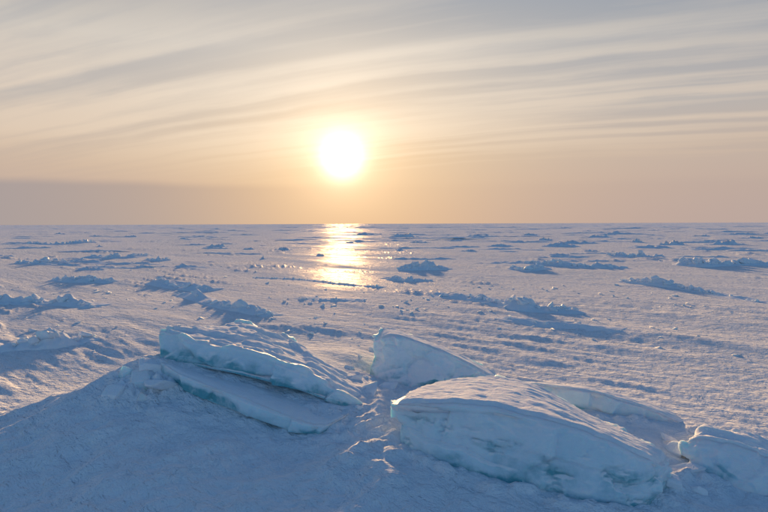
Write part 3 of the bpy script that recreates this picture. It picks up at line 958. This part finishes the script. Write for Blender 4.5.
RIDGES = [
    # label, foot line, heights, half width, blocks, block size, lump
    ('bold jagged snow ridge tapering off beside the bare flat', [(-45, 304), (0, 304), (35, 304), (70, 306), (96, 309)], [.34, .40, .34, .2, .02], .75, 20, .17, .5),
    ('humped snowdrift with blocky crest lying before the bold jagged ridge', [(-30, 352), (10, 350), (45, 347), (84, 340)], [.20, .26, .30, .05], .6, 14, .12, .4),
    ('smooth blue snow mound with small blocks along its top', [(152, 283), (178, 288), (212, 291)], [.16, .40, .08], .9, 12, .16, .9),
    ('chain of lumpy drifts running on from the smooth blue mound', [(176, 293), (215, 306), (250, 314), (276, 319)], [.10, .24, .24, .04], .6, 18, .13, .45),
    ('low wide rubble ridge far behind the bold jagged ridge', [(16, 262), (40, 263), (80, 260)], [.16, .36, .14], .8, 16, .2, .5),
    ('broken snow ridge just short of the low wide rubble ridge', [(50, 279), (80, 281), (112, 282)], [.10, .28, .10], .7, 12, .16, .5),
    ('scattered blocks and drift with a knob at its end', [(90, 256), (118, 258), (146, 255)], [.2, .34, .16], .9, 14, .22, .6),
    ('dark streak of rubble with a single knob on its end', [(22, 243), (55, 243), (93, 242)], [.18, .25, .45], 1.5, 14, .35, .9),
    ('small dark isolated hummock on the pale flat', [(147, 260), (157, 261), (167, 260)], [.1, .26, .1], .6, 6, .18, .5),
    ('twin peaked ice hummock standing alone on the gleaming flat', [(396, 270), (405, 270), (413, 270), (420, 270), (429, 270), (437, 270), (450, 269)], [.04, .52, .72, .50, 1.0, .40, .03], .75, 10, .15, .22),
    ('low drift and stray blocks in front of the twin peaked hummock', [(386, 278), (405, 281), (434, 281)], [.06, .20, .04], .55, 9, .12, .5),
    ('thin line of rubble crossing the gleaming flat', [(250, 277), (300, 279), (345, 285), (388, 289)], [.05, .06, .08, .06], .40, 26, .065, .3),
    ('flattened rubble drift below the thin line of rubble', [(298, 299), (330, 302), (368, 303)], [.03, .06, .03], .6, 14, .06, .3),
    ('long banked snow ridge trailing across the middle flat', [(428, 298), (480, 303), (530, 314), (590, 315)], [.08, .17, .28, .05], .8, 26, .14, .55),
    ('rubble line at the tail of the long banked ridge', [(500, 322), (540, 328), (590, 333), (632, 338)], [.01, .04, .03, .01], .5, 10, .045, .25),
    ('small pointed hummock at the end of the long far ridge', [(515, 270), (530, 272), (548, 270)], [.06, .34, .05], .65, 8, .17, .5),
    ('long far ridge of piled blocks behind the small pointed hummock', [(528, 264), (560, 266), (595, 268), (634, 268)], [.18, .34, .32, .08], 1.0, 24, .22, .6),
    ('isolated diagonal ridge of blocks with a long thin tail', [(622, 283), (655, 287), (690, 291), (725, 297), (775, 306)], [.10, .30, .20, .10, .03], .55, 26, .15, .4),
    ('rubble ridge beyond the isolated diagonal ridge', [(610, 257), (635, 258), (666, 258)], [.2, .36, .15], 1.0, 14, .22, .6),
    ('heavy ridge with a tall blocky knob, far along the flat', [(685, 266), (708, 268), (740, 267), (790, 267)], [.2, .46, .36, .28], 1.0, 26, .26, .6),
]
for i, (lab, pts, hs, wid, nb, bs, lump) in enumerate(RIDGES):
    make_ridge('ice_ridge', lab, pts, hs, wid, 3.7 + 1.93 * i, nb, bs, 0.25 if lump < .25 else 0.55, lump, along=0.15 if lump < .25 else 0.9)


# splinters of broken crust strewn in drifts of their own, too many and too small to count
def shards():
    rs = np.random.RandomState(31)
    Vs_, Ts_, off_ = [], [], 0
    lines = [((160, 292), (350, 366), 1.1), ((250, 279), (600, 338), 0.9), ((0, 318), (150, 345), 1.3), ((290, 300), (400, 312), 0.7), ((520, 325), (768, 352), 1.0),
             ((20, 285), (150, 300), 1.2), ((420, 300), (600, 322), 0.8), ((600, 300), (768, 312), 1.2), ((80, 262), (230, 272), 2.2), ((330, 352), (372, 372), 0.5), ((440, 285), (620, 296), 1.6)]
    pts = []
    for a_, b_, sp in lines:
        p0, p1 = ground_at(*a_), ground_at(*b_)
        n_ = int(42 * sp ** 0.5)
        for _ in range(n_):
            t_ = rs.rand()
            q_ = p0 + (p1 - p0) * t_ + rs.normal(size=2) * sp * np.array([0.6, 0.5])
            pts.append(q_)
    P_ = np.array(pts)
    keep = perlin3(P_[:, 0] / 1.1, P_[:, 1] / 0.8, P_[:, 0] * 0 + 2) > -0.12
    P_ = P_[keep & (np.hypot(P_[:, 0], P_[:, 1]) > 7.6)]
    H_ = height(P_[:, 0].copy(), P_[:, 1].copy())
    cube = np.array([(-1, -1, -1), (1, -1, -1), (1, 1, -1), (-1, 1, -1), (-1, -1, 1), (1, -1, 1), (1, 1, 1), (-1, 1, 1)], float)
    fq = np.array([(3, 2, 1, 0), (4, 5, 6, 7), (0, 1, 5, 4), (1, 2, 6, 5), (2, 3, 7, 6), (3, 0, 4, 7)])
    for (x_, y_), h_ in zip(P_, H_):
        sz = rs.choice([.010, .014, .018, .026, .036], p=[.25, .3, .25, .14, .06]) * (0.55 + 0.04 * math.hypot(x_, y_))
        C_ = (cube + rs.uniform(-.45, .45, cube.shape)) * np.array([1.5, 1.0, .55]) * sz
        an = rs.uniform(0, 6.28)
        tl = rs.uniform(-.6, .6)
        x2 = C_[:, 0] * math.cos(tl) - C_[:, 2] * math.sin(tl)
        z2 = C_[:, 0] * math.sin(tl) + C_[:, 2] * math.cos(tl)
        Vs_.append(np.c_[x2 * math.cos(an) - C_[:, 1] * math.sin(an) + x_, x2 * math.sin(an) + C_[:, 1] * math.cos(an) + y_, z2 + h_ - sz * .05])
        Ts_.append(fq + off_)
        off_ += 8
    o_ = link('crust_splinters', mesh_from('crust_splinters', np.vstack(Vs_), np.vstack(Ts_), smooth=False), M_snow)
    tag(o_, 'splinters of broken snow crust strewn over the flat between ridges', 'snow crust', kind='stuff')


shards()


# ------------------------------------------------------------------ hummocks by the hundred towards the horizon
def hummock_mesh(seed, nu=26, nv=9):
    rs = np.random.RandomState(seed)
    X, Y = np.meshgrid(np.linspace(-1, 1, nu), np.linspace(-1, 1, nv), indexing='ij')
    prof = np.maximum(1 - np.abs(X) ** 1.6, 0) * np.maximum(1 - np.abs(Y) ** 1.5, 0)
    nz = fbm(X * 3.1 + seed * 3.3, Y * 1.6, X * 0 + seed, 3, 0.6)
    jag = perlin3(X * 7 + seed, Y * 2.5, X * 0 + seed * 1.7)
    Z = prof * np.clip(0.45 + 0.8 * nz + 0.35 * jag, 0.06, 1.2) - 0.12 * (prof < 0.02)
    V = np.stack([X, Y, Z], -1).reshape(-1, 3)
    gi = np.arange(nu * nv).reshape(nu, nv)
    q = np.stack([gi[:-1, :-1], gi[1:, :-1], gi[1:, 1:], gi[:-1, 1:]], -1).reshape(-1, 4)
    return V, q


HP = []
for s in range(9):
    V, q = hummock_mesh(s + 2)
    me = mesh_from('ice_hummock', V, q)
    me.materials.append(M_snow)
    HP.append(me)

SPOTS = [(185, 239, 16, 4), (218, 246, 26, 4), (248, 249, 14, 4), (283, 250, 22, 5), (320, 255, 12, 3), (263, 259, 8, 4), (405, 237, 34, 5),
         (420, 243, 26, 3), (365, 235, 30, 3), (400, 251, 10, 3), (500, 247, 30, 4), (560, 247, 40, 6), (545, 241, 20, 4), (637, 243, 14, 5),
         (672, 246, 34, 6), (725, 246, 44, 6), (600, 238, 26, 4), (530, 236, 20, 3), (700, 238, 24, 4), (755, 240, 20, 4), (470, 252, 22, 3),
         (455, 241, 18, 3), (65, 290, 14, 2), (130, 236, 18, 3), (60, 233, 16, 2), (100, 246, 10, 2), (610, 268, 16, 3), (505, 262, 16, 2),
         (660, 262, 12, 2), (765, 276, 12, 2), (590, 252, 20, 3), (350, 243, 14, 2), (310, 240, 16, 2),
         (575, 244, 60, 4), (650, 249, 50, 4), (710, 251, 40, 3), (520, 243, 36, 3), (740, 236, 50, 3), (620, 235, 60, 3), (480, 237, 40, 3), (560, 256, 30, 3)]
rh = random.Random(11)
spots = []
for px, py, wpx, hpx in SPOTS:
    g = ground_at(px, py)
    d = g[1]
    spots.append((g[0], d, wpx * d / FX / 2, hpx * d / FX * 1.0))
while len(spots) < 290:
    d = math.exp(rh.uniform(math.log(24), math.log(260)))
    az = R(rh.uniform(-36, 36))
    if rh.random() > 0.55 + 0.45 * math.sin(az + 0.35) + 0.15:
        continue
    x, y = d * math.sin(az), d * math.cos(az)
    if d < 40 and abs(az + 0.06) < 0.1:
        continue
    wdt = rh.uniform(0.5, 1.6) * (1 + d / 70)
    spots.append((x, y, wdt * 1.2, rh.uniform(0.05, 0.15) * (1 + d / 190)))
for i, (x, y, wd, hh) in enumerate(spots):
    o = bpy.data.objects.new('ice_hummock', HP[rh.randrange(9)])
    col.objects.link(o)
    o.location = (x, y, hgt(x, y) - 0.02)
    o.scale = (wd, max(0.35, min(wd * 0.4, hh * 2.2)), hh)
    o.rotation_euler = (0, 0, rh.gauss(-0.12, 0.22) + (math.pi if rh.random() < .5 else 0))
    asp = hh / wd
    kind_ = 0 if asp > 0.28 else (1 if asp > 0.15 else (2 if asp > 0.09 else 3))
    far_ = math.hypot(x, y) > 75
    look = ('short steep knob of snowy ice', 'compact snow covered hummock', 'low broad snow covered hummock', 'long flat streak of snowy rubble')[kind_]
    place = 'far out towards the horizon line' if far_ else 'on the flat among the middle distance ridges'
    tag(o, look + ' ' + place, 'ice hummock', ('knobs', 'compact hummocks', 'broad hummocks', 'flat streaks')[kind_] + (' towards the horizon' if far_ else ' among the ridges'))

# beyond them nobody could count: rubble right up to the horizon
Vs, Qs, off = [], [], 0
for i in range(1500):
    d = math.exp(rh.uniform(math.log(230), math.log(3200)))
    az = R(rh.uniform(-40, 40))
    x, y = d * math.sin(az), d * math.cos(az)
    V, q = hummock_mesh(i % 9 + 2, 12, 4)
    wd = rh.uniform(2, 7) * (1 + d / 260)
    a = rh.gauss(-0.1, 0.2)
    V = V * np.array([wd, wd * .4, rh.uniform(.12, .32) * (1 + d / 900)])
    V = np.c_[V[:, 0] * math.cos(a) - V[:, 1] * math.sin(a) + x, V[:, 0] * math.sin(a) + V[:, 1] * math.cos(a) + y, V[:, 2] - 0.03]
    Vs.append(V)
    Qs.append(q + off)
    off += len(V)
o = link('distant_ice_rubble', mesh_from('distant_ice_rubble', np.vstack(Vs), np.vstack(Qs)), M_snow)
tag(o, 'countless far ice lumps and ridges merging at the horizon', 'ice rubble', kind='stuff')
